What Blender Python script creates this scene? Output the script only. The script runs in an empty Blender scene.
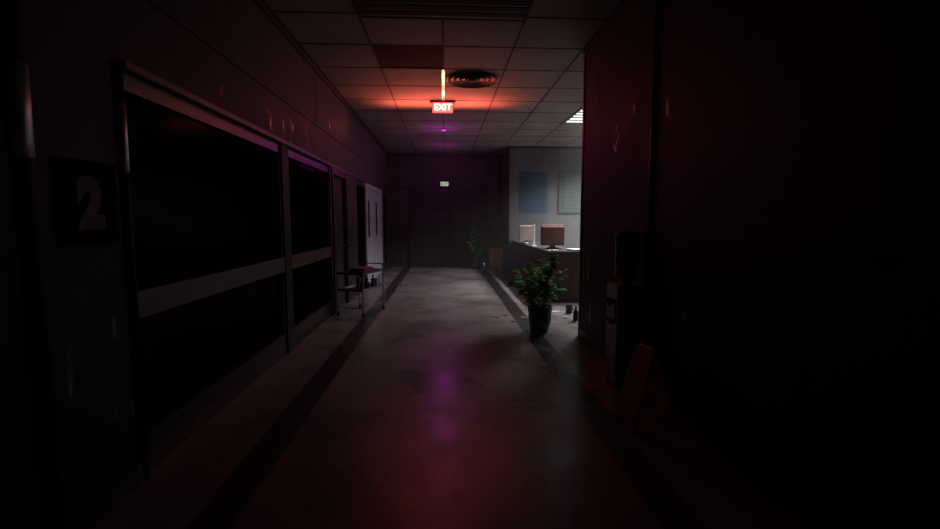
import bpy, bmesh, math, random
from mathutils import Vector, Matrix
random.seed(7)
PI = math.pi
scene = bpy.context.scene
COL = scene.collection
H = 3.57          # ceiling height
XL, XR = -1.75, 1.75

# ------------------------------------------------------------------ materials
def mat(name, col, rough=.6, metal=0., spec=.5, emit=None, es=0., bump=0., bscale=20., vary=0., vscale=4.,
        rvary=0., trans=0., alpha=1., coat=0., col2=None):
    m = bpy.data.materials.new(name); m.use_nodes = True
    nt = m.node_tree; N = nt.nodes; L = nt.links
    b = N['Principled BSDF']
    b.inputs['Base Color'].default_value = (*col, 1)
    b.inputs['Roughness'].default_value = rough
    b.inputs['Metallic'].default_value = metal
    b.inputs['Specular IOR Level'].default_value = spec
    b.inputs['Transmission Weight'].default_value = trans
    b.inputs['Alpha'].default_value = alpha
    b.inputs['Coat Weight'].default_value = coat
    if emit:
        b.inputs['Emission Color'].default_value = (*emit, 1)
        b.inputs['Emission Strength'].default_value = es
    tc = N.new('ShaderNodeTexCoord')
    if vary or rvary:
        n = N.new('ShaderNodeTexNoise'); n.inputs['Scale'].default_value = vscale
        n.inputs['Detail'].default_value = 6; n.inputs['Roughness'].default_value = .62
        L.new(tc.outputs['Object'], n.inputs['Vector'])
        if vary:
            r = N.new('ShaderNodeValToRGB')
            c2 = col2 or tuple(c * (1 - vary) for c in col)
            r.color_ramp.elements[0].position = .35; r.color_ramp.elements[1].position = .62
            r.color_ramp.elements[0].color = (*c2, 1); r.color_ramp.elements[1].color = (*col, 1)
            L.new(n.outputs['Fac'], r.inputs['Fac']); L.new(r.outputs['Color'], b.inputs['Base Color'])
        if rvary:
            mr = N.new('ShaderNodeMapRange')
            mr.inputs['From Min'].default_value = .35; mr.inputs['From Max'].default_value = .65
            mr.inputs['To Min'].default_value = max(.04, rough - rvary); mr.inputs['To Max'].default_value = min(1, rough + rvary)
            L.new(n.outputs['Fac'], mr.inputs['Value']); L.new(mr.outputs['Result'], b.inputs['Roughness'])
    if bump:
        n2 = N.new('ShaderNodeTexNoise'); n2.inputs['Scale'].default_value = bscale; n2.inputs['Detail'].default_value = 4
        L.new(tc.outputs['Object'], n2.inputs['Vector'])
        bp = N.new('ShaderNodeBump'); bp.inputs['Strength'].default_value = bump; bp.inputs['Distance'].default_value = .01
        L.new(n2.outputs['Fac'], bp.inputs['Height']); L.new(bp.outputs['Normal'], b.inputs['Normal'])
    return m

def wall_mat(name, up, low, zsplit=1.37, rough=.45):
    """two-tone painted wall: a darker wainscot below a thin painted line, with grime"""
    m = mat(name, up, rough, spec=.2, bump=.2, bscale=14, vary=.3, vscale=2.2, rvary=.06)
    nt = m.node_tree; N = nt.nodes; L = nt.links; b = N['Principled BSDF']
    g = N.new('ShaderNodeNewGeometry'); s = N.new('ShaderNodeSeparateXYZ'); L.new(g.outputs['Position'], s.inputs[0])
    lt = N.new('ShaderNodeMath'); lt.operation = 'LESS_THAN'; lt.inputs[1].default_value = zsplit
    L.new(s.outputs['Z'], lt.inputs[0])
    src = b.inputs['Base Color'].links[0].from_socket
    mx = N.new('ShaderNodeMix'); mx.data_type = 'RGBA'
    L.new(lt.outputs[0], mx.inputs[0]); L.new(src, mx.inputs[6]); mx.inputs[7].default_value = (*low, 1)
    L.new(mx.outputs[2], b.inputs['Base Color'])
    # a few glossy runs in the old paint
    mp = N.new('ShaderNodeMapping'); mp.inputs['Scale'].default_value = (9, 9, 2.2); L.new(g.outputs['Position'], mp.inputs['Vector'])
    nz = N.new('ShaderNodeTexNoise'); nz.inputs['Scale'].default_value = 1.3; nz.inputs['Detail'].default_value = 3; L.new(mp.outputs[0], nz.inputs['Vector'])
    gt = N.new('ShaderNodeMath'); gt.operation = 'GREATER_THAN'; gt.inputs[1].default_value = .675; L.new(nz.outputs['Fac'], gt.inputs[0])
    rs = b.inputs['Roughness'].links[0].from_socket
    m2 = N.new('ShaderNodeMix'); L.new(gt.outputs[0], m2.inputs[0]); L.new(rs, m2.inputs[2]); m2.inputs[3].default_value = .22
    L.new(m2.outputs[0], b.inputs['Roughness'])
    return m

def floor_mat():
    m = mat('floor_vinyl', (.31, .27, .26), .31, bump=.08, bscale=2.5, vary=.28, vscale=1.3, rvary=.1)
    nt = m.node_tree; N = nt.nodes; L = nt.links; b = N['Principled BSDF']
    g = N.new('ShaderNodeNewGeometry'); s = N.new('ShaderNodeSeparateXYZ'); L.new(g.outputs['Position'], s.inputs[0])
    def math_(op, a, bb):
        n = N.new('ShaderNodeMath'); n.operation = op
        for i, v in enumerate((a, bb)):
            if isinstance(v, (int, float)): n.inputs[i].default_value = v
            else: L.new(v, n.inputs[i])
        return n.outputs[0]
    def band(sock, lo, hi): return math_('MULTIPLY', math_('GREATER_THAN', sock, lo), math_('LESS_THAN', sock, hi))
    X, Y = s.outputs['X'], s.outputs['Y']
    inres = band(Y, -4, 7.95)
    dark = math_('MAXIMUM', band(X, -1.27, -1.05), math_('MULTIPLY', band(X, 1.06, 1.28), band(Y, -4, 15.2)))
    white = math_('MULTIPLY', band(X, 1.30, 1.40), band(Y, 7.2, 14.6))
    whiteb = math_('MULTIPLY', band(Y, 7.25, 8.0), band(X, 1.40, 7))
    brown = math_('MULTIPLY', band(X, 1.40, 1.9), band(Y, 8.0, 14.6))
    col = b.inputs['Base Color'].links[0].from_socket
    def over(col, mask, c):
        mx = N.new('ShaderNodeMix'); mx.data_type = 'RGBA'
        L.new(mask, mx.inputs[0]); L.new(col, mx.inputs[6]); mx.inputs[7].default_value = (*c, 1)
        return mx.outputs[2]
    col = over(col, dark, (.05, .042, .045))
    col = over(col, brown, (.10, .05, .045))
    col = over(col, math_('MAXIMUM', white, whiteb), (.42, .40, .40))
    # fine joints between the big sheets
    br = N.new('ShaderNodeTexBrick'); br.offset = 0; br.inputs['Scale'].default_value = 1
    br.inputs['Brick Width'].default_value = .85; br.inputs['Row Height'].default_value = .85
    br.inputs['Mortar Size'].default_value = .004; br.inputs['Mortar Smooth'].default_value = 0
    br.inputs['Color1'].default_value = br.inputs['Color2'].default_value = (0, 0, 0, 1); br.inputs['Mortar'].default_value = (1, 1, 1, 1)
    L.new(g.outputs['Position'], br.inputs['Vector'])
    sc = math_('MULTIPLY', br.outputs['Fac'], .45)
    col = over(col, sc, (.05, .04, .04))
    L.new(col, b.inputs['Base Color'])
    return m

def ceil_mat():
    m = mat('mineral_tile', (.23, .20, .19), .8, bump=.25, bscale=60, vary=.22, vscale=1.6, spec=.15)
    return m

M = dict(
    floor=floor_mat(), ceil=ceil_mat(),
    wall=wall_mat('corridor_paint', (.115, .09, .085), (.06, .047, .047), rough=.62),
    wallrec=wall_mat('reception_paint', (.125, .125, .127), (.105, .10, .10), rough=.6),
    stain=mat('stained_tile', (.045, .028, .026), .85, spec=.05, vary=.3),
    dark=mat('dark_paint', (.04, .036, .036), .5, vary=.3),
    frame=mat('door_frame_metal', (.07, .05, .05), .35, metal=.5, bump=.1),
    paleframe=mat('pale_door_panel', (.74, .76, .78), .45, vary=.15, vscale=3),
    rail=mat('crash_rail', (.16, .12, .115), .45, vary=.3, vscale=6),
    kick=mat('kick_panel', (.07, .055, .05), .6, vary=.5, vscale=5),
    postdark=mat('dark_post_metal', (.02, .018, .018), .6, spec=.15),
    chrome=mat('brushed_chrome', (.8, .8, .82), .42, metal=1.),
    tbar=mat('ceiling_grid', (.045, .038, .036), .85, spec=.1),
    vent=mat('vent_metal', (.07, .045, .045), .7, spec=.2),
    tbarlit=mat('runner_lit_stretch', (.6, .6, .6), .2, metal=.9),
    black=mat('black_plastic', (.012, .012, .013), .4),
    rubber=mat('rubber', (.012, .012, .012), .85, spec=.05),
    steel=mat('steel_tube', (.35, .34, .34), .3, metal=.9),
    wood=mat('dark_cherry_wood', (.12, .045, .032), .5, spec=.2, vary=.45, vscale=7, bump=.05),
    top=mat('countertop_laminate', (.10, .085, .085), .25, vary=.2),
    paper=mat('white_paper', (.75, .75, .73), .7),
    beige=mat('aged_beige_plastic', (.55, .48, .38), .5, vary=.15),
    brown=mat('brown_plastic', (.17, .065, .045), .5, vary=.2),
    screen=mat('screen_glass', (.015, .015, .018), .1),
    blue=mat('blue_poster', (.014, .052, .09), .55, vary=.18, vscale=6),
    bluefaint=mat('faint_print', (.012, .045, .085), .55),
    green=mat('green_board', (.055, .085, .075), .5, vary=.15),
    print=mat('grey_print', (.025, .04, .037), .6),
    yellow=mat('yellow_plastic', (.85, .64, .22), .45, vary=.3, vscale=5),
    leaf=mat('leaf', (.10, .46, .07), .65, spec=.15, vary=.5, vscale=5, col2=(.05, .24, .035)),
    stem=mat('stem', (.06, .09, .03), .7),
    soil=mat('soil', (.03, .02, .015), .95, bump=.5, bscale=40),
    pot=mat('dark_pot', (.012, .012, .013), .35, vary=.2),
    orange=mat('orange_plastic', (.50, .17, .03), .45, vary=.25),
    white=mat('offwhite_plastic', (.40, .42, .38), .4, vary=.15),
    bottle=mat('blue_water_bottle', (.02, .06, .22), .12, trans=.35, coat=.4),
    cloth=mat('rust_cloth', (.30, .10, .07), .85, bump=.4, bscale=50),
    sky=mat('pale_blue_plastic', (.25, .36, .42), .5),
    plate=mat('sign_plate', (.012, .011, .011), .8, spec=.04, vary=.3, vscale=9),
    numeral=mat('numeral_paint', (.26, .24, .22), .7, vary=.4, vscale=18),
    debris=mat('dry_leaf', (.35, .17, .08), .7, vary=.3),
    exitred=mat('exit_panel', (.5, .05, .03), .4, emit=(1, .05, .035), es=6.0),
    exittext=mat('exit_letters', (.9, .7, .6), .4, emit=(1, .66, .62), es=2.6),
    exitfar=mat('far_exit_panel', (.5, .6, .5), .4, emit=(.72, .95, .66), es=.5),
    exitfartext=mat('far_exit_letters', (.1, .3, .1), .4, emit=(.12, .4, .15), es=.35),
    tube=mat('fluorescent_diffuser', (.9, .9, .9), .4, emit=(.90, .96, 1), es=1.7),
    tubeoff=mat('unlit_diffuser', (.10, .09, .09), .5),
    purple=mat('magenta_dome', (.4, .05, .4), .3, emit=(.75, .12, 1), es=.5),
)
def glass():
    m = bpy.data.materials.new('dark_glass'); m.use_nodes = True
    nt = m.node_tree; N = nt.nodes; L = nt.links; N.remove(N['Principled BSDF'])
    tr = N.new('ShaderNodeBsdfTransparent'); tr.inputs[0].default_value = (.35, .38, .45, 1)
    gl = N.new('ShaderNodeBsdfGlossy'); gl.inputs['Roughness'].default_value = .12; gl.inputs[0].default_value = (.06, .06, .07, 1)
    fr = N.new('ShaderNodeFresnel'); fr.inputs[0].default_value = 1.45
    mx = N.new('ShaderNodeMixShader'); L.new(fr.outputs[0], mx.inputs[0]); L.new(tr.outputs[0], mx.inputs[1]); L.new(gl.outputs[0], mx.inputs[2])
    L.new(mx.outputs[0], N['Material Output'].inputs['Surface'])
    return m
M['glass'] = glass()

# ------------------------------------------------------------------ mesh helpers
def box(bm, x0, x1, y0, y1, z0, z1, bev=0.):
    r = bmesh.ops.create_cube(bm, size=1)
    vs = r['verts']
    for v in vs:
        v.co = Vector((x0 + (v.co.x + .5) * (x1 - x0), y0 + (v.co.y + .5) * (y1 - y0), z0 + (v.co.z + .5) * (z1 - z0)))
    if bev > 0:
        es = list({e for v in vs for e in v.link_edges})
        bmesh.ops.bevel(bm, geom=es, offset=bev, segments=2, affect='EDGES', profile=.5)
def lathe(bm, prof, cx=0, cy=0, seg=28):
    rings = []
    for r, z in prof:
        rings.append([bm.verts.new((cx + r * math.cos(2 * PI * k / seg), cy + r * math.sin(2 * PI * k / seg), z)) for k in range(seg)])
    for a, b in zip(rings, rings[1:]):
        for k in range(seg):
            bm.faces.new((a[k], a[(k + 1) % seg], b[(k + 1) % seg], b[k]))
    bm.faces.new(rings[0][::-1]); bm.faces.new(rings[-1])
def tube(bm, pts, r, seg=10):
    pts = [Vector(p) for p in pts]; rings = []
    for i, p in enumerate(pts):
        d = (pts[min(i + 1, len(pts) - 1)] - pts[max(i - 1, 0)]).normalized()
        a = d.cross(Vector((0, 0, 1)))
        if a.length < .05: a = d.cross(Vector((1, 0, 0)))
        a.normalize(); b = d.cross(a).normalized()
        rr = r[i] if isinstance(r, (list, tuple)) else r
        rings.append([bm.verts.new(p + a * rr * math.cos(2 * PI * k / seg) + b * rr * math.sin(2 * PI * k / seg)) for k in range(seg)])
    for u, v in zip(rings, rings[1:]):
        for k in range(seg): bm.faces.new((u[k], u[(k + 1) % seg], v[(k + 1) % seg], v[k]))
    bm.faces.new(rings[0]); bm.faces.new(rings[-1][::-1])
def prism(bm, poly, z0, z1):
    a = [bm.verts.new((x, y, z0)) for x, y in poly]; b = [bm.verts.new((x, y, z1)) for x, y in poly]
    n = len(poly)
    for k in range(n): bm.faces.new((a[k], a[(k + 1) % n], b[(k + 1) % n], b[k]))
    bm.faces.new(a[::-1]); bm.faces.new(b)
def obj(name, bm, m, parent=None, smooth=False):
    bmesh.ops.recalc_face_normals(bm, faces=bm.faces)
    me = bpy.data.meshes.new(name); bm.to_mesh(me); bm.free()
    me.materials.append(M[m] if isinstance(m, str) else m)
    if smooth:
        for p in me.polygons: p.use_smooth = True
        me.set_sharp_from_angle(angle=math.radians(40))
    o = bpy.data.objects.new(name, me); COL.objects.link(o)
    if parent: o.parent = parent
    return o
def B(*boxes, bev=0.):
    bm = bmesh.new()
    for b in boxes: box(bm, *b, bev=bev)
    return bm
def thing(name, label, cat, loc=(0, 0, 0), rz=0., group=None):
    o = bpy.data.objects.new(name, None); COL.objects.link(o)
    o.empty_display_size = .1
    o.location = loc; o.rotation_euler = (0, 0, rz); o['label'] = label; o['category'] = cat
    if group: o['group'] = group
    return o
def tag(o, label, cat, group=None, kind=None):
    o['label'] = label; o['category'] = cat
    if group: o['group'] = group
    if kind: o['kind'] = kind
    return o
def struct(name, bm, m, label=None):
    o = obj(name, bm, m); o['kind'] = 'structure'
    if label: o['label'] = label
    return o
def sempty(name, label=None):
    o = bpy.data.objects.new(name, None); COL.objects.link(o); o['kind'] = 'structure'
    if label: o['label'] = label
    return o
def text_mesh(name, s, size, m, parent, loc, rot, ext=.002, offset=0., xs=1.):
    cu = bpy.data.curves.new(name, 'FONT'); cu.body = s; cu.size = size; cu.extrude = ext; cu.offset = offset
    cu.align_x = 'CENTER'; cu.align_y = 'CENTER'
    t = bpy.data.objects.new(name, cu); COL.objects.link(t)
    dg = bpy.context.evaluated_depsgraph_get()
    me = bpy.data.meshes.new_from_object(t.evaluated_get(dg)); bpy.data.objects.remove(t)
    me.materials.clear(); me.materials.append(M[m]); me.name = name
    o = bpy.data.objects.new(name, me); COL.objects.link(o); o.parent = parent
    o.location = loc; o.rotation_euler = rot; o.scale = (xs, 1, 1)
    return o

# ================================================================== SETTING
struct('floor', B((-4.2, 7.2, -3.2, 15.3, -.1, 0)), 'floor', 'scuffed vinyl corridor floor with dark border stripes')

# ceiling: tiles in a suspended grid, one tile missing
PT = .85; Y0 = -2.65
bm = bmesh.new()
for i in range(-5, 9):
    for j in range(0, 22):
        x0, y0 = i * PT, Y0 + j * PT
        if i == -1 and abs(y0 - 5.85) < .01: continue           # the stained tile is laid below
        if (i == 3 and (abs(y0 - 8.4) < .01 or abs(y0 - 9.25) < .01)) or (i == 5 and (abs(y0 - 10.1) < .01 or abs(y0 - 10.95) < .01)): continue   # seen lit troffer and the added unseen one
        x1, y1 = min(x0 + PT, 7.2), min(y0 + PT, 15.3)
        if x0 >= 7.2 or y0 >= 15.3: continue
        box(bm, x0 + .004, x1 - .004, y0 + .004, y1 - .004, H, H + .02)
struct('ceiling', bm, 'ceil', 'suspended ceiling of square mineral tiles')
struct('ceiling_tile', B((-PT + .004, -.004, 5.854, 6.696, H + .004, H + .02)), 'stain', 'dark water stained ceiling tile')
struct('ceiling_deck', B((-4.3, 7.3, -3.3, 15.4, H + .25, H + .35)), 'dark')
bm = bmesh.new()
for i in range(-4, 9):
    if 1: box(bm, i * PT - .011, i * PT + .011, -2.9, 15.1, H - .006, H + .03)
for j in range(0, 21):
    y = Y0 + j * PT; box(bm, -1.75, 7., y - .009, y + .009, H - .005, H + .03)
struct('trim_1', bm, 'tbar', 'dark metal grid between the ceiling tiles')
struct('trim_2', B((-.022, -.010, 6.7, 8.9, H - .016, H + .02), (.010, .022, 6.7, 8.9, H - .016, H + .02), (-.011, .011, 6.7, 8.9, H - .009, H + .02)), 'tbarlit', 'double grid bar brightened over the stretch that reflects the exit sign')  # shiny copy of the grid bar, only where it catches the red glow

# right side: near block wall whose corner opens to the reception
struct('wall_right', B((XR, 7.2, 5.73, 5.93, 0, H), (XR, XR + .2, -3, 5.74, 0, H)), 'wall', 'two tone painted corridor wall on the right')
struct('baseboard_right', B((XR - .015, XR, -3, 5.93, 0, .12)), 'dark')
struct('trim_3', B((XR - .03, XR, -3, 5.93, H - .05, H - .006)), 'dark')
bm = bmesh.new(); tube(bm, [(XR - .004, 3.90, .13), (XR - .004, 3.90, 3.5)], .028, 16)
struct('trim_4', bm, 'frame', 'round metal guard strip on the right wall').data.polygons.foreach_set('use_smooth', [True] * 18)
struct('trim_5', B((XR - .012, XR + .06, 5.90, 5.945, 0, 3.5)), 'frame', 'corner guard at the end of the right wall')
# reception
struct('wall_reception', B((1.87, 7.2, 13.4, 13.6, 0, H)), 'wallrec', 'pale wall behind the reception counter')
struct('wall_east', B((7., 7.2, 5.73, 13.6, 0, H)), 'wallrec')
struct('wall_right_far', B((1.87, 2.07, 13.6, 15.3, 0, H), (1.855, 1.87, 13.38, 13.46, 0, H)), 'wall', 'dark wall past the reception')
struct('trim_6', B((1.85, 7, 13.37, 13.4, H - .05, H - .006)), 'dark')
struct('baseboard_back', B((1.87, 7, 13.38, 13.4, 0, .12)), 'dark')
# far wall with its double doors
struct('wall_back', B((XL - .2, -1.1, 15.1, 15.3, 0, H), (1.38, 2.07, 15.1, 15.3, 0, H), (-1.1, 1.38, 15.1, 15.3, 2.42, H)), 'wall', 'far end wall of the corridor')
struct('trim_7', B((1.38, 1.72, 14.98, 15.1, 0, H)), 'wall', 'pilaster on the far end wall')
struct('trim_8', B((XL, 1.87, 15.06, 15.1, 2.50, 2.54), (XL, 1.87, 15.05, 15.1, 3.46, H - .01)), 'dark')
d = sempty('door_2', 'dark double door closing the far end of the corridor')
obj('door_frame', B((-1.1, -1.0, 15.04, 15.2, 0, 2.42), (.19, .27, 15.04, 15.2, 0, 2.34), (1.30, 1.38, 15.04, 15.2, 0, 2.42), (-1.0, 1.3, 15.04, 15.2, 2.34, 2.42)), 'frame', d)
for x0, x1 in ((-1.0, .19), (.27, 1.30)):
    lf = obj('door_leaf', B((x0 + .005, x1 - .005, 15.12, 15.17, .01, 2.335)), 'dark', d)
    obj('vision_strip', B((x0 + .1, x1 - .08, 15.105, 15.125, 1.44, 1.50), (x0 + .1, x1 - .08, 15.105, 15.125, 1.62, 1.68)), 'brown', lf)
# rooms behind the left glass and the wall behind the camera
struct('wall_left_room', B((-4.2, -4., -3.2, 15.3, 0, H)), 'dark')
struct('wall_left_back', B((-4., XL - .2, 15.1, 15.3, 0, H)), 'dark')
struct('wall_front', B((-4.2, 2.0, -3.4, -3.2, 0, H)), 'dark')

# left wall
ZT = 2.33
bm = bmesh.new()
for a, b_ in ((-3.2, 2.74), (5.28, 5.50), (7.42, 7.52), (8.62, 9.66), (13.45, 13.9), (14.75, 15.1)):
    box(bm, XL - .14, XL, a, b_, 0, ZT)
box(bm, XL - .14, XL + .0, -3.2, 15.1, ZT, 2.79)
box(bm, XL - .14, XL + .0, -3.2, 6.73, 2.805, H)
box(bm, XL - .14, XL + .0, 6.75, 15.1, 2.805, H)
box(bm, XL - .14, XL - .02, -3.2, 15.1, 2.78, 2.81)
box(bm, XL - .14, XL - .02, 6.7, 6.8, 2.8, H)
struct('wall_left', bm, 'wall', 'left corridor wall with a panelled bulkhead over the glazing')
struct('trim_9', B((XL, XL + .03, 2.74, 9.6, ZT - .005, ZT + .035)), 'rail', 'ledge along the bottom of the left bulkhead')
struct('trim_10', B((XL, XL + .035, -3, 15.1, H - .06, H - .006)), 'dark')
struct('baseboard_left', B((XL, XL + .015, -3.2, 2.72, 0, .12), (XL, XL + .015, 8.64, 9.64, 0, .12)), 'dark')
def post(n, x, y, r, label, m='chrome', z1=2.33):
    bm = bmesh.new(); tube(bm, [(x, y, .0), (x, y, z1)], r, 20)
    o = struct(n, bm, m, label)
    for p in o.data.polygons: p.use_smooth = True
post('trim_11', XL - .03, 2.09, .06, 'dark round post left of the numbered wall panel', 'postdark', z1=3.)
post('trim_12', XL - .01, 2.71, .035, 'slim dark post at the near edge of the glazing', 'postdark')
for n_, y_, r_, x_ in ((13, 2.09, .064, XL - .03), (14, 2.71, .038, XL - .01)):  # chrome sleeves added to make the short highlights on the posts
    bm = bmesh.new(); tube(bm, [(x_, y_, 1.76), (x_, y_, 2.14)], r_, 24)
    o = struct('trim_%d' % n_, bm, 'chrome', 'chrome sleeve added as the highlight on the dark wall post')
    for p in o.data.polygons: p.use_smooth = True
def window(n, y0, y1, band=True, label=None, pane='glass', fm='frame'):
    w = sempty('window_%d' % n, label)
    t = .05
    obj('window_frame', B((XL - .09, XL - .02, y0, y0 + t, 0, ZT), (XL - .09, XL - .02, y1 - t, y1, 0, ZT),
                          (XL - .09, XL - .02, y0 + t, y1 - t, 2.22, ZT), (XL - .09, XL - .02, y0 + t, y1 - t, 0, .10)), fm, w)
    obj('kick_rail', B((XL - .075, XL - .015, y0 + t, y1 - t, .10, .24)), 'kick' if band else fm, w)
    if band: obj('crash_rail', B((XL - .07, XL - .005, y0 + .01, y1 - .01, .93, 1.09), bev=.008), 'rail', w)
    obj('pane', B((XL - .06, XL - .05, y0 + t, y1 - t, .24, 2.22)), pane, w)
window(1, 2.74, 5.28, label='large dark window with a pale crash rail, nearest on the left')
window(2, 5.50, 7.42, label='second dark window with a pale crash rail on the left')
window(3, 9.66, 10.75, band=False, label='narrow dim window beyond the red lit wall')
window(4, 13.9, 14.75, band=False, label='last narrow window before the far end')
# door 1 (narrow, red lit jamb)
d = sempty('door_1', 'narrow dark door with metal jambs on the left')
obj('door_frame', B((XL - .10, XL + .02, 7.52, 7.60, 0, ZT), (XL - .10, XL + .02, 8.54, 8.62, 0, ZT), (XL - .10, XL + .02, 7.60, 8.54, 2.22, ZT)), 'frame', d)
lf = obj('door_leaf', B((XL - .09, XL - .045, 7.60, 8.54, .01, 2.22)), 'dark', d)
bm = bmesh.new(); tube(bm, [(XL - .045, 8.42, 1.05), (XL + .0, 8.42, 1.05), (XL + .0, 8.30, 1.05)], .009)
obj('door_handle', bm, 'chrome', lf)
# door 3 pale double door beyond
d = sempty('door_3', 'pale grey double door on the left near the far end')
obj('door_frame', B((XL - .10, XL + .01, 10.75, 10.90, 0, ZT), (XL - .10, XL + .01, 13.37, 13.45, 0, ZT), (XL - .10, XL + .01, 10.90, 13.37, 2.24, ZT)), 'paleframe', d)
for a, b_ in ((10.9, 12.12), (12.15, 13.37)):
    lf = obj('door_leaf', B((XL - .08, XL - .035, a, b_, .01, 2.24)), 'paleframe', d)
    obj('vision_panel', B((XL - .034, XL - .03, a + .35, a + .55, 1.1, 1.95)), 'glass', lf)

# ================================================================== LIGHTS IN THE CEILING
def troffer(label, x0, x1, y0, y1, lit, z=H, n=7):
    t = thing('ceiling_light', label, 'ceiling light', ((x0 + x1) / 2, (y0 + y1) / 2, z))
    a, c = (x1 - x0) / 2, (y1 - y0) / 2
    obj('light_frame', B((-a, -a + .03, -c, c, -.012, .08), (a - .03, a, -c, c, -.012, .08), (-a + .03, a - .03, -c, -c + .03, -.012, .08), (-a + .03, a - .03, c - .03, c, -.012, .08)), 'white' if lit else 'tbar', t)
    obj('diffuser', B((-a + .03, a - .03, -c + .03, c - .03, -.008, .0)), 'tube' if lit else 'tubeoff', t)
    bm = bmesh.new()
    for k in range(1, n):
        y = -c + 2 * c * k / n; box(bm, -a + .03, a - .03, y - .045, y + .045, -.013, -.004)
    obj('louvre', bm, 'tbar' , t)
    return t
troffer('lit louvred fluorescent ceiling light over the reception', 2.56, 3.39, 8.41, 10.09, True)
troffer('added unseen louvred ceiling light that brightens the far corridor', 4.26, 5.09, 10.11, 11.79, True)  # added out of view to brighten the far floor and left doors
troffer('unlit louvred ceiling light above the near corridor', -.84, .84, 4.17, 4.98, False, z=H - .04, n=6)
# round air diffuser
t = thing('air_diffuser', 'round air diffuser set in the ceiling beside the red exit sign', 'air vent', (.43, 7.13, H - .0065))
bm = bmesh.new()
for r in (.36, .28, .20, .12):
    seg = 40
    ins = [(r - .045, -.012), (r, -.035), (r + .004, -.028), (r - .03, -.004)]
    rings = [[bm.verts.new((q * math.cos(2 * PI * k / seg), q * math.sin(2 * PI * k / seg), z)) for k in range(seg)] for q, z in ins]
    for u in range(4):
        a, b_ = rings[u], rings[(u + 1) % 4]
        for k in range(seg): bm.faces.new((a[k], a[(k + 1) % seg], b_[(k + 1) % seg], b_[k]))
obj('rings', bm, 'vent', t, True)
bm = bmesh.new(); lathe(bm, [(.39, -.008), (.39, .0)], seg=40); obj('back_plate', bm, 'dark', t)
bm = bmesh.new(); lathe(bm, [(.02, -.045), (.06, -.03), (.06, -.008)]); obj('centre_cap', bm, 'vent', t, True)

# red exit sign hung under the ceiling
t = thing('exit_sign', 'glowing red exit sign hanging under the middle of the ceiling', 'exit sign', (-.012, 8.45, H))
obj('housing', B((-.185, .185, -.03, .03, -.205, -.03), bev=.006), 'black', t)
obj('canopy', B((-.22, .22, -.04, .04, -.03, -.008)), 'tbar', t)
fp = obj('face_panel', B((-.175, .175, -.036, -.030, -.198, -.038)), 'exitred', t)
text_mesh('lettering', 'EXIT', .15, 'exittext', fp, (0, -.038, -.118), (PI / 2, 0, 0), .0015, .004, 1.)
# far small exit sign
t = thing('exit_sign', 'small pale green exit sign above the far double door', 'exit sign', (.02, 15.04, 2.54))
obj('housing', B((-.15, .15, -.05, .04, 0, .18), bev=.006), 'black', t)
fp = obj('face_panel', B((-.125, .125, -.056, -.05, .025, .155)), 'exitfar', t)
text_mesh('lettering', 'EXIT', .11, 'exitfartext', fp, (0, -.058, .085), (PI / 2, 0, 0), .001, .001, .95)
# made-up magenta dome, added to give the purple ceiling glow a source
t = thing('magenta_glow_dome', 'small magenta dome added as source of the purple glow behind the red exit sign', 'ceiling light', (.0, 10.95, H - .008))
bm = bmesh.new(); lathe(bm, [(.0015, -.06), (.03, -.053), (.05, -.03), (.055, -.012)], seg=20); obj('lens', bm, 'purple', t, True)
bm = bmesh.new(); lathe(bm, [(.065, -.012), (.065, 0)], seg=20); obj('base', bm, 'tbar', t)

# ================================================================== RECEPTION COUNTER
t = thing('reception_counter', 'dark reddish wooden reception counter with a dark worktop', 'counter', (1.9, 8.4, 0))
def lshape(o, r, depth, x1, y1):
    """outline running along +y and +x with a rounded outer corner"""
    p = [(o, y1)]
    for k in range(7):
        a = PI + (PI / 2) * k / 6
        p.append((o + r + r * math.cos(a), o + r + r * math.sin(a)))
    p += [(x1, o), (x1, o + depth), (o + depth, o + depth), (o + depth, y1)]
    return p
bm = bmesh.new(); prism(bm, lshape(0, .14, .62, 2.6, 4.95), .89, .93); obj('worktop', bm, 'top', t)
bm = bmesh.new(); prism(bm, lshape(.06, .12, .5, 2.55, 4.93), .10, .89); ft = obj('front_panel', bm, 'wood', t)
for k in range(8): obj('batten', B((.048, .062, .35 + k * .58, .37 + k * .58, .12, .87)), 'wood', ft)
for k in range(4): obj('batten', B((.45 + k * .6, .47 + k * .6, .048, .062, .12, .87)), 'wood', ft)
bm = bmesh.new(); prism(bm, lshape(.10, .10, .42, 2.5, 4.9), 0, .10); obj('plinth', bm, 'dark', t)

# monitors on the counter
def monitor(label, loc, rz, w, h, m, group=None):
    t = thing('computer_monitor', label, 'monitor', loc, rz, group)
    # screen faces +x in its own frame, shell tapers towards -x
    bm = bmesh.new()
    a = [bm.verts.new(c) for c in ((.14, -w/2, .06), (.14, w/2, .06), (.14, w/2, .06 + h), (.14, -w/2, .06 + h))]
    b2 = [bm.verts.new(c) for c in ((.03, -w/2, .06), (.03, w/2, .06), (.03, w/2, .06 + h), (.03, -w/2, .06 + h))]
    c2 = [bm.verts.new(c) for c in ((-.18, -w*.46, .07), (-.18, w*.46, .07), (-.18, w*.46, .04 + h), (-.18, -w*.46, .04 + h))]
    bm.faces.new(a); bm.faces.new(c2[::-1])
    for u, v in ((a, b2), (b2, c2)):
        for k in range(4): bm.faces.new((u[k], u[(k + 1) % 4], v[(k + 1) % 4], v[k]))
    obj('casing', bm, m, t)
    obj('screen', B((.139, .145, -w/2 + .03, w/2 - .03, .10, .03 + h)), 'screen', t)
    bm = bmesh.new(); lathe(bm, [(.13, 0), (.13, .012), (.06, .03), (.05, .065)]); obj('stand', bm, m, t, True)
    return t
monitor('beige computer monitor at the far part of the reception counter', (2.05, 11.6, .93), math.radians(80), .36, .38, 'beige')
monitor('brown backed computer monitor near the corner of the counter', (2.17, 9.32, .93), math.radians(82), .46, .39, 'brown')
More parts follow.
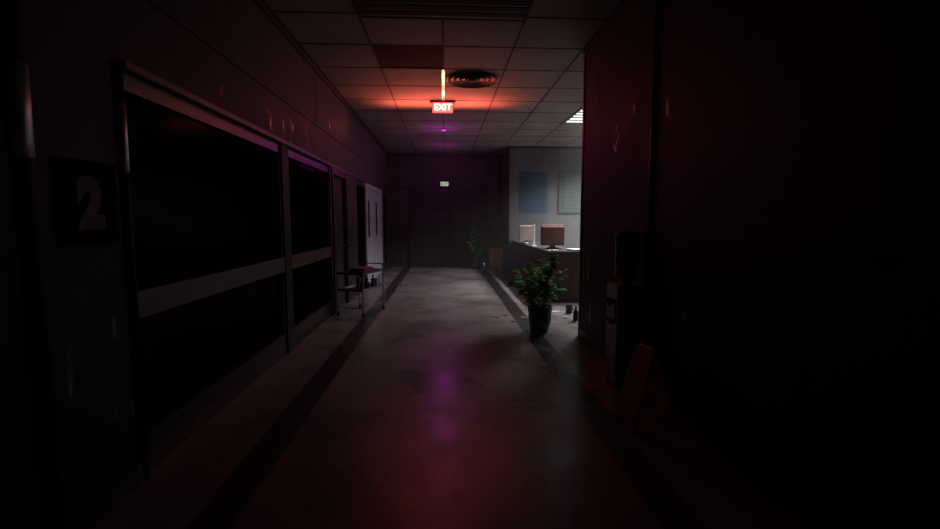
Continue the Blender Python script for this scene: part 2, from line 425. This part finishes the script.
# white slab put in for the lit top of the brown monitor
o = obj('lit_top_slab', B((-.19, .19, -.05, .05, 0, .03)), 'paper'); o.location = (2.19, 9.42, 1.3815); o.rotation_euler = (0, 0, -.14)
tag(o, 'white slab standing in for the lit top of the brown backed monitor', 'paper')
# literature stand
t = thing('leaflet_stand', 'slim white upright leaflet stand between the two monitors', 'leaflet holder', (1.985, 10.3, .93))
obj('upright', B((-.018, .018, -.012, .012, .01, .48), bev=.004), 'paper', t)
obj('foot', B((-.06, .06, -.06, .06, 0, .012)), 'paper', t)
# papers on the top
def papers(label, x, y, rz, w, d_, hh, m='paper', z=.93):
    o = obj('paper_stack', B(*[(-w/2 + random.uniform(-.01, .01), w/2, -d_/2 + random.uniform(-.01, .01), d_/2, k * hh / 4, (k + 1) * hh / 4 - .001) for k in range(4)]), m)
    o.location = (x, y, z); o.rotation_euler = (0, 0, rz); return tag(o, label, 'paper')
papers('wide white paper pile at the right end of the visible counter', 2.62, 8.72, .1, .55, .34, .03)
papers('small loose papers in front of the brown backed monitor', 2.05, 8.75, .5, .2, .14, .008)
papers('small paper pile on the counter before the beige monitor', 1.98, 11.25, .1, .08, .2, .03)
papers('pale papers at the far end of the counter', 2.05, 12.0, -.2, .2, .3, .05)

# posters on the reception wall
t = thing('poster', 'plain blue poster with faint print on the pale reception wall', 'poster', (2.54, 13.399, 1.69))
obj('sheet', B((-.40, .40, -.006, .0, 0, 1.17)), 'blue', t)
bm = bmesh.new()
for k in range(7): box(bm, -.30, -.30 + random.uniform(.1, .5), -.008, -.006, .2 + k * .12, .215 + k * .12)
box(bm, -.33, -.22, -.008, -.006, .62, .80); box(bm, -.36, .36, -.008, -.006, 1.08, 1.10)
obj('print', bm, 'bluefaint', t)
t = thing('notice_board', 'dark framed pale green notice board on the reception wall', 'notice board', (3.95, 13.395, 1.69))
obj('board', B((-.66, .66, -.02, 0, .02, 1.15)), 'green', t)
obj('board_frame', B((-.69, -.655, -.03, 0, -.01, 1.18), (.655, .69, -.03, 0, -.01, 1.18), (-.655, .655, -.03, 0, -.01, .03), (-.655, .655, -.03, 0, 1.145, 1.18)), 'dark', t)
bm = bmesh.new()
for k in range(9):
    box(bm, -.60, -.50, -.023, -.02, .12 + k * .108, .17 + k * .108)
    for c in (-.40, .02): box(bm, c, c + random.uniform(.2, .36), -.023, -.02, .13 + k * .108, .15 + k * .108)
obj('print', bm, 'print', t)

# number panel "2" on the left wall
t = thing('number_sign', 'dark framed wall sign with a large number 2', 'wall sign', (XL, 2.43, 1.39))
obj('plate', B((0, .012, -.165, .165, 0, .385)), 'plate', t)
obj('sign_frame', B((0, .022, -.18, -.155, -.012, .397), (0, .022, .155, .18, -.012, .397), (0, .022, -.155, .155, -.012, .01), (0, .022, -.155, .155, .375, .397)), 'rubber', t)
text_mesh('numeral', '2', .31, 'numeral', t, (.0150, 0, .18), (PI / 2, 0, PI / 2), .002, .022, 1.)

# ================================================================== WATER COOLER
t = thing('water_cooler', 'pale water cooler with a blue bottle against the right wall', 'water cooler', (1.625, 4.11, 0))
obj('body', B((-.12, .115, -.145, .145, .03, .93), bev=.015), 'white', t)
obj('base_foot', B((-.11, .10, -.135, .135, 0, .03)), 'black', t)
obj('dispensing_recess', B((-.128, -.115, -.10, .10, .60, .80)), 'black', t)
obj('drip_tray', B((-.17, -.12, -.09, .09, .585, .605)), 'black', t)
for s in (-1, 1):
    bm = bmesh.new(); tube(bm, [(-.12, s * .05, .78), (-.155, s * .05, .78), (-.16, s * .05, .74)], .012)
    obj('tap', bm, 'bottle' if s > 0 else 'cloth', t)
bm = bmesh.new(); lathe(bm, [(.045, .915), (.045, .95), (.10, .99), (.105, 1.05), (.100, 1.06), (.105, 1.07), (.105, 1.19), (.100, 1.20), (.105, 1.21), (.105, 1.36), (.09, 1.40), (.03, 1.41)], seg=32)
obj('water_bottle', bm, 'bottle', t, True).location = (.0, -.02, 0)

# ================================================================== WET FLOOR SIGN
t = thing('wet_floor_sign', 'orange folding caution sign standing open by the right wall', 'caution sign', (1.47, 3.27, 0), math.radians(7))
def panel(s):
    bm = bmesh.new()
    # tapered plastic board in local (y, z), thickness in x
    out = [(-.155, 0), (-.155, .03), (-.12, .56), (-.09, .60), (.09, .60), (.12, .56), (.155, .03), (.155, 0), (.11, 0), (.10, .035), (-.10, .035), (-.11, 0)]
    a = [bm.verts.new((0, y, z)) for y, z in out]; b_ = [bm.verts.new((.016, y, z)) for y, z in out]
    n = len(out)
    for k in range(n): bm.faces.new((a[k], a[(k + 1) % n], b_[(k + 1) % n], b_[k]))
    bm.faces.new(a); bm.faces.new(b_[::-1])
    ang = math.atan(.165 / .6) * s
    bmesh.ops.translate(bm, verts=bm.verts, vec=(-.008, 0, -.60))
    bmesh.ops.rotate(bm, verts=bm.verts, cent=(0, 0, 0), matrix=Matrix.Rotation(ang, 3, 'Y'))
    bmesh.ops.translate(bm, verts=bm.verts, vec=(-.010 * s, 0, .583))
    return bm
for s in (1, -1): obj('sign_panel', panel(s), 'orange', t)
bm = bmesh.new(); tube(bm, [(0, -.09, .575), (0, .09, .575)], .012); obj('hinge', bm, 'orange', t)

# ================================================================== PLANTS
def plant(label, loc, ph, pr, n, hmin, hmax, spread, seed, leafn=16, ll=.10):
    rnd = random.Random(seed)
    t = thing('potted_plant', label, 'plant', loc)
    bm = bmesh.new(); lathe(bm, [(pr * .72, 0), (pr * .80, .015), (pr * 1.0, ph * .45), (pr, ph * .8), (pr * 1.06, ph * .82), (pr * 1.06, ph), (pr * .94, ph), (pr * .92, ph - .03)], seg=32)
    obj('pot', bm, 'pot', t, True)
    bm = bmesh.new(); lathe(bm, [(pr * .925, ph - .035), (pr * .9, ph - .02), (pr * .4, ph - .012)]); obj('soil', bm, 'soil', t)
    sb, lb = bmesh.new(), bmesh.new()
    for i in range(n):
        a = 2 * PI * i / n * 1.0 + rnd.uniform(-.35, .35); hh = rnd.uniform(hmin, hmax); sp = spread * rnd.uniform(.35, 1.) * (1.2 if hh < (hmin + hmax) / 2 else .75)
        b0 = Vector((pr * .4 * math.cos(a), pr * .4 * math.sin(a), ph - .03))
        pts = []
        for k in range(9):
            u = k / 8
            pts.append(b0 + Vector((math.cos(a) * sp * u ** 1.6, math.sin(a) * sp * u ** 1.6, (hh - ph) * (u - .12 * u * u * (sp / spread)))))
        tube(sb, pts, [.006 * (1 - .6 * k / 8) for k in range(9)], 6)
        for k in range(leafn):
            u = .22 + .78 * k / (leafn - 1); q = u * 8; i0 = min(7, int(q)); p = pts[i0].lerp(pts[i0 + 1], q - i0)
            d = (pts[i0 + 1] - pts[i0]).normalized()
            side = Vector((-math.sin(a), math.cos(a), 0)) * (1 if k % 2 else -1)
            ax = (side * rnd.uniform(.6, 1.) + d * rnd.uniform(.3, .8) + Vector((rnd.uniform(-.4, .4), rnd.uniform(-.4, .4), rnd.uniform(-.35, .3)))).normalized()
            up = Vector((rnd.uniform(-.4, .4), rnd.uniform(-.4, .4), 1)); w = ax.cross(up).normalized(); nn = w.cross(ax)
            L_ = ll * rnd.uniform(.75, 1.3); W = L_ * .20
            mid, edL, edR = [], [], []
            for s_ in range(6):
                v = s_ / 5; c = p + ax * L_ * v - Vector((0, 0, 1)) * L_ * .35 * v * v
                ww = W * math.sin(PI * min(1, v * .93 + .04)) ** .8
                mid.append(lb.verts.new(c - nn * .15 * ww)); edL.append(lb.verts.new(c + w * ww)); edR.append(lb.verts.new(c - w * ww))
            for s_ in range(5):
                lb.faces.new((mid[s_], mid[s_ + 1], edL[s_ + 1], edL[s_])); lb.faces.new((mid[s_ + 1], mid[s_], edR[s_], edR[s_ + 1]))
    obj('stems', sb, 'stem', t)
    f = obj('foliage', lb, 'leaf', t)
    return t
plant('leafy green plant in a dark pot before the reception counter', (1.29, 6.22, 0), .34, .155, 18, .60, 1.12, .36, 11, 20, .15)
plant('dim leafy plant in a dark pot by the far door', (1.0, 14.3, 0), .32, .15, 12, .7, 1.5, .32, 5, 16, .14)

# ================================================================== WASTE BIN
t = thing('waste_bin', 'yellow waste bin standing at the far corner past the counter', 'bin', (1.62, 14.75, 0))
bm = bmesh.new()
for z0, z1, a0, a1 in ((0.02, .56, .17, .215),):
    v0 = [bm.verts.new((x * a0, y * a0, z0)) for x, y in ((-1, -1), (1, -1), (1, 1), (-1, 1))]
    v1 = [bm.verts.new((x * a1, y * a1, z1)) for x, y in ((-1, -1), (1, -1), (1, 1), (-1, 1))]
    for k in range(4): bm.faces.new((v0[k], v0[(k + 1) % 4], v1[(k + 1) % 4], v1[k]))
    bm.faces.new(v0); bm.faces.new(v1)
obj('bin_body', bm, 'yellow', t)
obj('lid', B((-.225, .225, -.225, .225, .56, .60), (-.13, .13, -.13, .13, .60, .63), bev=.008), 'yellow', t)
obj('foot_plate', B((-.16, .16, -.16, .16, 0, .02)), 'black', t)

# small dark bottle near the bin, its glint painted as a white cap
t = thing('spray_bottle', 'small dark bottle near the bin, white cap standing for a bright glint', 'bottle', (1.13, 13.3, 0))
bm = bmesh.new(); lathe(bm, [(.06, 0), (.07, .02), (.07, .17), (.03, .22), (.025, .24)], seg=20); obj('bottle_body', bm, 'black', t, True)
bm = bmesh.new(); lathe(bm, [(.02, .24), (.02, .245), (.02, .27), (.015, .28)], seg=16); obj('cap', bm, 'paper', t, True)

# ================================================================== TROLLEY
A = Vector((-1.02, 7.83, 0)); Bp = Vector((-1.25, 7.20, 0)); Cc = Vector((-1.66, 7.36, 0))
ctr = (A + Cc) / 2; rz = math.atan2(A.y - Bp.y, A.x - Bp.x)          # local x runs along the long side
Lh, Wh = (A - Bp).length / 2, (Bp - Cc).length / 2
t = thing('trolley', 'two tier metal trolley on castors beside the narrow door', 'trolley', (ctr.x, ctr.y, 0), rz)
for sx in (-1, 1):
    for sy in (-1, 1):
        bm = bmesh.new(); tube(bm, [(sx * Lh, sy * Wh, .07), (sx * Lh, sy * Wh, .78 if sx > 0 else .72)], .011); lg = obj('leg', bm, 'steel', t, True)
        bm = bmesh.new(); r = .03
        ring = [(r * math.cos(2 * PI * k / 18), r * math.sin(2 * PI * k / 18)) for k in range(18)]
        a = [bm.verts.new((sx * Lh + p, sy * Wh - .01, r + q)) for p, q in ring]; b_ = [bm.verts.new((sx * Lh + p, sy * Wh + .01, r + q)) for p, q in ring]
        for k in range(18): bm.faces.new((a[k], a[(k + 1) % 18], b_[(k + 1) % 18], b_[k]))
        bm.faces.new(a[::-1]); bm.faces.new(b_)
        box(bm, sx * Lh - .012, sx * Lh + .012, sy * Wh - .015, sy * Wh + .015, .05, .075)
        obj('castor', bm, 'rubber', lg)
bm = bmesh.new(); tube(bm, [(Lh, -Wh, .78), (Lh, Wh, .78)], .010); obj('push_handle', bm, 'steel', t, True)
for z in (.66, .40):
    obj('shelf', B((-Lh, Lh, -Wh, Wh, z, z + .012), (-Lh, Lh, -Wh - .006, -Wh + .003, z, z + .035), (-Lh, Lh, Wh - .003, Wh + .006, z, z + .035),
                   (-Lh - .006, -Lh + .003, -Wh, Wh, z, z + .035), (Lh - .003, Lh + .006, -Wh, Wh, z, z + .035)), 'steel', t)
bm = bmesh.new(); tube(bm, [(-Lh, -Wh, .14), (Lh, -Wh, .14)], .008); tube(bm, [(-Lh, Wh, .14), (Lh, Wh, .14)], .008); tube(bm, [(-Lh, -Wh, .14), (-Lh, Wh, .14)], .008); obj('lower_rail', bm, 'steel', t)
def onTrolley(lx, ly):
    return ctr.x + lx * math.cos(rz) - ly * math.sin(rz), ctr.y + lx * math.sin(rz) + ly * math.cos(rz)
# folded cloth
x, y = onTrolley(.05, .02)
bm = bmesh.new()
for k in range(3): box(bm, -.17 + .01 * k, .17 - .006 * k, -.14, .14 - .01 * k, k * .022, k * .022 + .021, bev=.008)
o = obj('folded_cloth', bm, 'cloth'); o.location = (x, y, .673); o.rotation_euler = (0, 0, rz); tag(o, 'rust coloured folded cloth on the top shelf of the trolley', 'cloth')
x, y = onTrolley(.25, -.12)
o = obj('plastic_tub', B((-.05, .05, -.055, .055, 0, .11), (-.056, .056, -.06, .06, .11, .125), bev=.004), 'sky'); o.location = (x, y, .413); o.rotation_euler = (0, 0, rz); tag(o, 'pale blue plastic tub on the lower shelf of the trolley', 'tub')
bl = [(-.20, -.13, .17, 'shortest'), (-.10, -.15, .20, ''), (.0, -.12, .15, ''), (.10, -.16, .21, ''), (-.02, .05, .22, '')]
lab = ['dark bottle on the lower trolley shelf, leftmost of the row', 'dark bottle second from the left on the lower trolley shelf', 'short dark bottle in the middle of the lower trolley shelf',
       'tall dark bottle next to the pale blue tub on the trolley', 'tallest dark bottle at the back of the lower trolley shelf']
for (lx, ly, hh, _), lb_ in zip(bl, lab):
    x, y = onTrolley(lx, ly)
    t = thing('bottle', lb_, 'bottle', (x, y, .413), group='dark bottles on the trolley')
    bm = bmesh.new(); r = .027; lathe(bm, [(r, 0), (r, hh * .62), (r * .45, hh * .78), (r * .4, hh * .86)], seg=18); obj('bottle_body', bm, 'black', t, True)
    bm = bmesh.new(); lathe(bm, [(r * .5, hh * .86), (r * .5, hh)], seg=14); obj('cap', bm, 'dark', t, True)

# ================================================================== DEBRIS
t = thing('mug', 'black mug lying on the pale floor behind the potted plant', 'mug', (2.02, 7.42, 0), .4)
bm = bmesh.new(); lathe(bm, [(.05, 0), (.055, .01), (.058, .12), (.05, .12), (.047, .02)], seg=22); obj('cup', bm, 'black', t, True)
bm = bmesh.new(); tube(bm, [(.055 + .035 * math.sin(PI * k / 8), 0, .03 + .06 * k / 8) for k in range(9)], .006); obj('handle', bm, 'black', t, True)
t = thing('bottle', 'dark bottle on the floor just behind the right wall corner', 'bottle', (1.965, 6.85, 0))
bm = bmesh.new(); lathe(bm, [(.036, 0), (.038, .01), (.038, .13), (.015, .17), (.014, .20)], seg=20); obj('bottle_body', bm, 'black', t, True)
bm = bmesh.new(); lathe(bm, [(.017, .2), (.017, .22)], seg=14); obj('cap', bm, 'dark', t)
def flake(name, lab_, cat, x, y, rz_, L_, W, m, grp=None):
    bm = bmesh.new(); n = 10
    top = []
    pts = []
    for k in range(n):
        a = 2 * PI * k / n; rr = 1 + .18 * random.uniform(-1, 1); pts.append((L_ * rr * math.cos(a), W * rr * math.sin(a)))
    a_ = [bm.verts.new((px, py, .001 + .012 * abs(px) / L_)) for px, py in pts]; b_ = [bm.verts.new((px, py, .004 + .012 * abs(px) / L_)) for px, py in pts]
    for k in range(n): bm.faces.new((a_[k], a_[(k + 1) % n], b_[(k + 1) % n], b_[k]))
    ca, cb = bm.verts.new((0, 0, 0)), bm.verts.new((0, 0, .004))
    for k in range(n): bm.faces.new((a_[(k + 1) % n], a_[k], ca)); bm.faces.new((b_[k], b_[(k + 1) % n], cb))
    o = obj(name, bm, m); o.location = (x, y, 0); o.rotation_euler = (0, 0, rz_); return tag(o, lab_, cat, grp)
for x, y, l in ((.80, 7.18, 'farthest to the left'), (.98, 7.35, 'nearest the dark floor stripe'), (1.02, 6.85, 'in front of the white floor line'), (1.22, 7.05, 'closest to the pot')):
    flake('dry_leaf', 'dry brown leaf left of the plant pot, ' + l, 'leaf', x, y, random.uniform(0, 3), .085, .035, 'debris', 'dry leaves on the floor')
flake('paper_scrap', 'torn white paper scrap on the floor right of the plant pot', 'paper', 1.80, 7.5, .3, .10, .06, 'paper')
flake('paper_scrap', 'small grey paper scrap in front of the black mug', 'paper', 1.86, 7.05, 1.3, .06, .04, 'white')

# ================================================================== LIGHTS
def light(name, typ, loc, energy, col, rot=(0, 0, 0), **k):
    l = bpy.data.lights.new(name, typ); l.energy = energy; l.color = col
    for a, v in k.items(): setattr(l, a, v)
    o = bpy.data.objects.new(name, l); COL.objects.link(o); o.location = loc; o.rotation_euler = rot
    return o
# the exit sign's red glow, thrown back down the corridor
light('exit_glow', 'AREA', (0, 9.2, H - .30), 3.2, (1, .14, .09), (-PI / 2, 0, 0), shape='RECTANGLE', size=3.0, size_y=.12, spread=PI)
light('exit_upglow', 'AREA', (0, 8.80, H - .55), 34, (1, .15, .085), (-(PI / 2 + math.radians(60)), 0, 0), shape='RECTANGLE', size=1.9, size_y=.12, spread=math.radians(115))
light('exit_core', 'POINT', (0, 8.32, H - .12), 1.1, (1, .17, .10), shadow_soft_size=.03)
light('magenta_glow', 'POINT', (0, 10.95, H - .42), 7.5, (.80, .08, .70), shadow_soft_size=.05, specular_factor=.02)
light('magenta_glow', 'POINT', (0, 13.3, H - .5), 5, (.80, .08, .70), shadow_soft_size=.2, specular_factor=.02)  # added light without a fixture, spreads purple over the far ceiling
light('reception_light', 'AREA', (2.975, 9.25, H - .035), 48, (.95, .97, 1), (0, 0, 0), shape='RECTANGLE', size=.7, size_y=1.5, spread=math.radians(100))
light('reception_light', 'AREA', (4.675, 10.95, H - .03), 350, (.95, .96, 1), (0, 0, 0), shape='RECTANGLE', size=.7, size_y=1.5, spread=math.radians(141))  # lamp of the added unseen fixture, fills the far corridor

w = bpy.data.worlds.new('world'); scene.world = w; w.use_nodes = True
w.node_tree.nodes['Background'].inputs[0].default_value = (0, 0, 0, 1); w.node_tree.nodes['Background'].inputs[1].default_value = 0
hz = w.node_tree.nodes.new('ShaderNodeVolumeScatter'); hz.inputs['Density'].default_value = .009; hz.inputs['Anisotropy'].default_value = .2
w.node_tree.links.new(hz.outputs[0], w.node_tree.nodes['World Output'].inputs['Volume'])

# ================================================================== CAMERA
cam = bpy.data.cameras.new('camera'); cam.sensor_width = 36; cam.lens = 36 * 470 / 940; cam.clip_start = .05
co = bpy.data.objects.new('camera', cam); COL.objects.link(co)
pitch = math.radians(5.4087); yaw = math.radians(3.1523)
co.location = (0, 0, 1.5); co.rotation_euler = (PI / 2 - pitch, 0, -yaw)
scene.camera = co
scene.view_settings.view_transform = 'Standard'; scene.view_settings.look = 'None'
scene.view_settings.exposure = 0; scene.view_settings.gamma = 1; scene.view_settings.use_curve_mapping = False
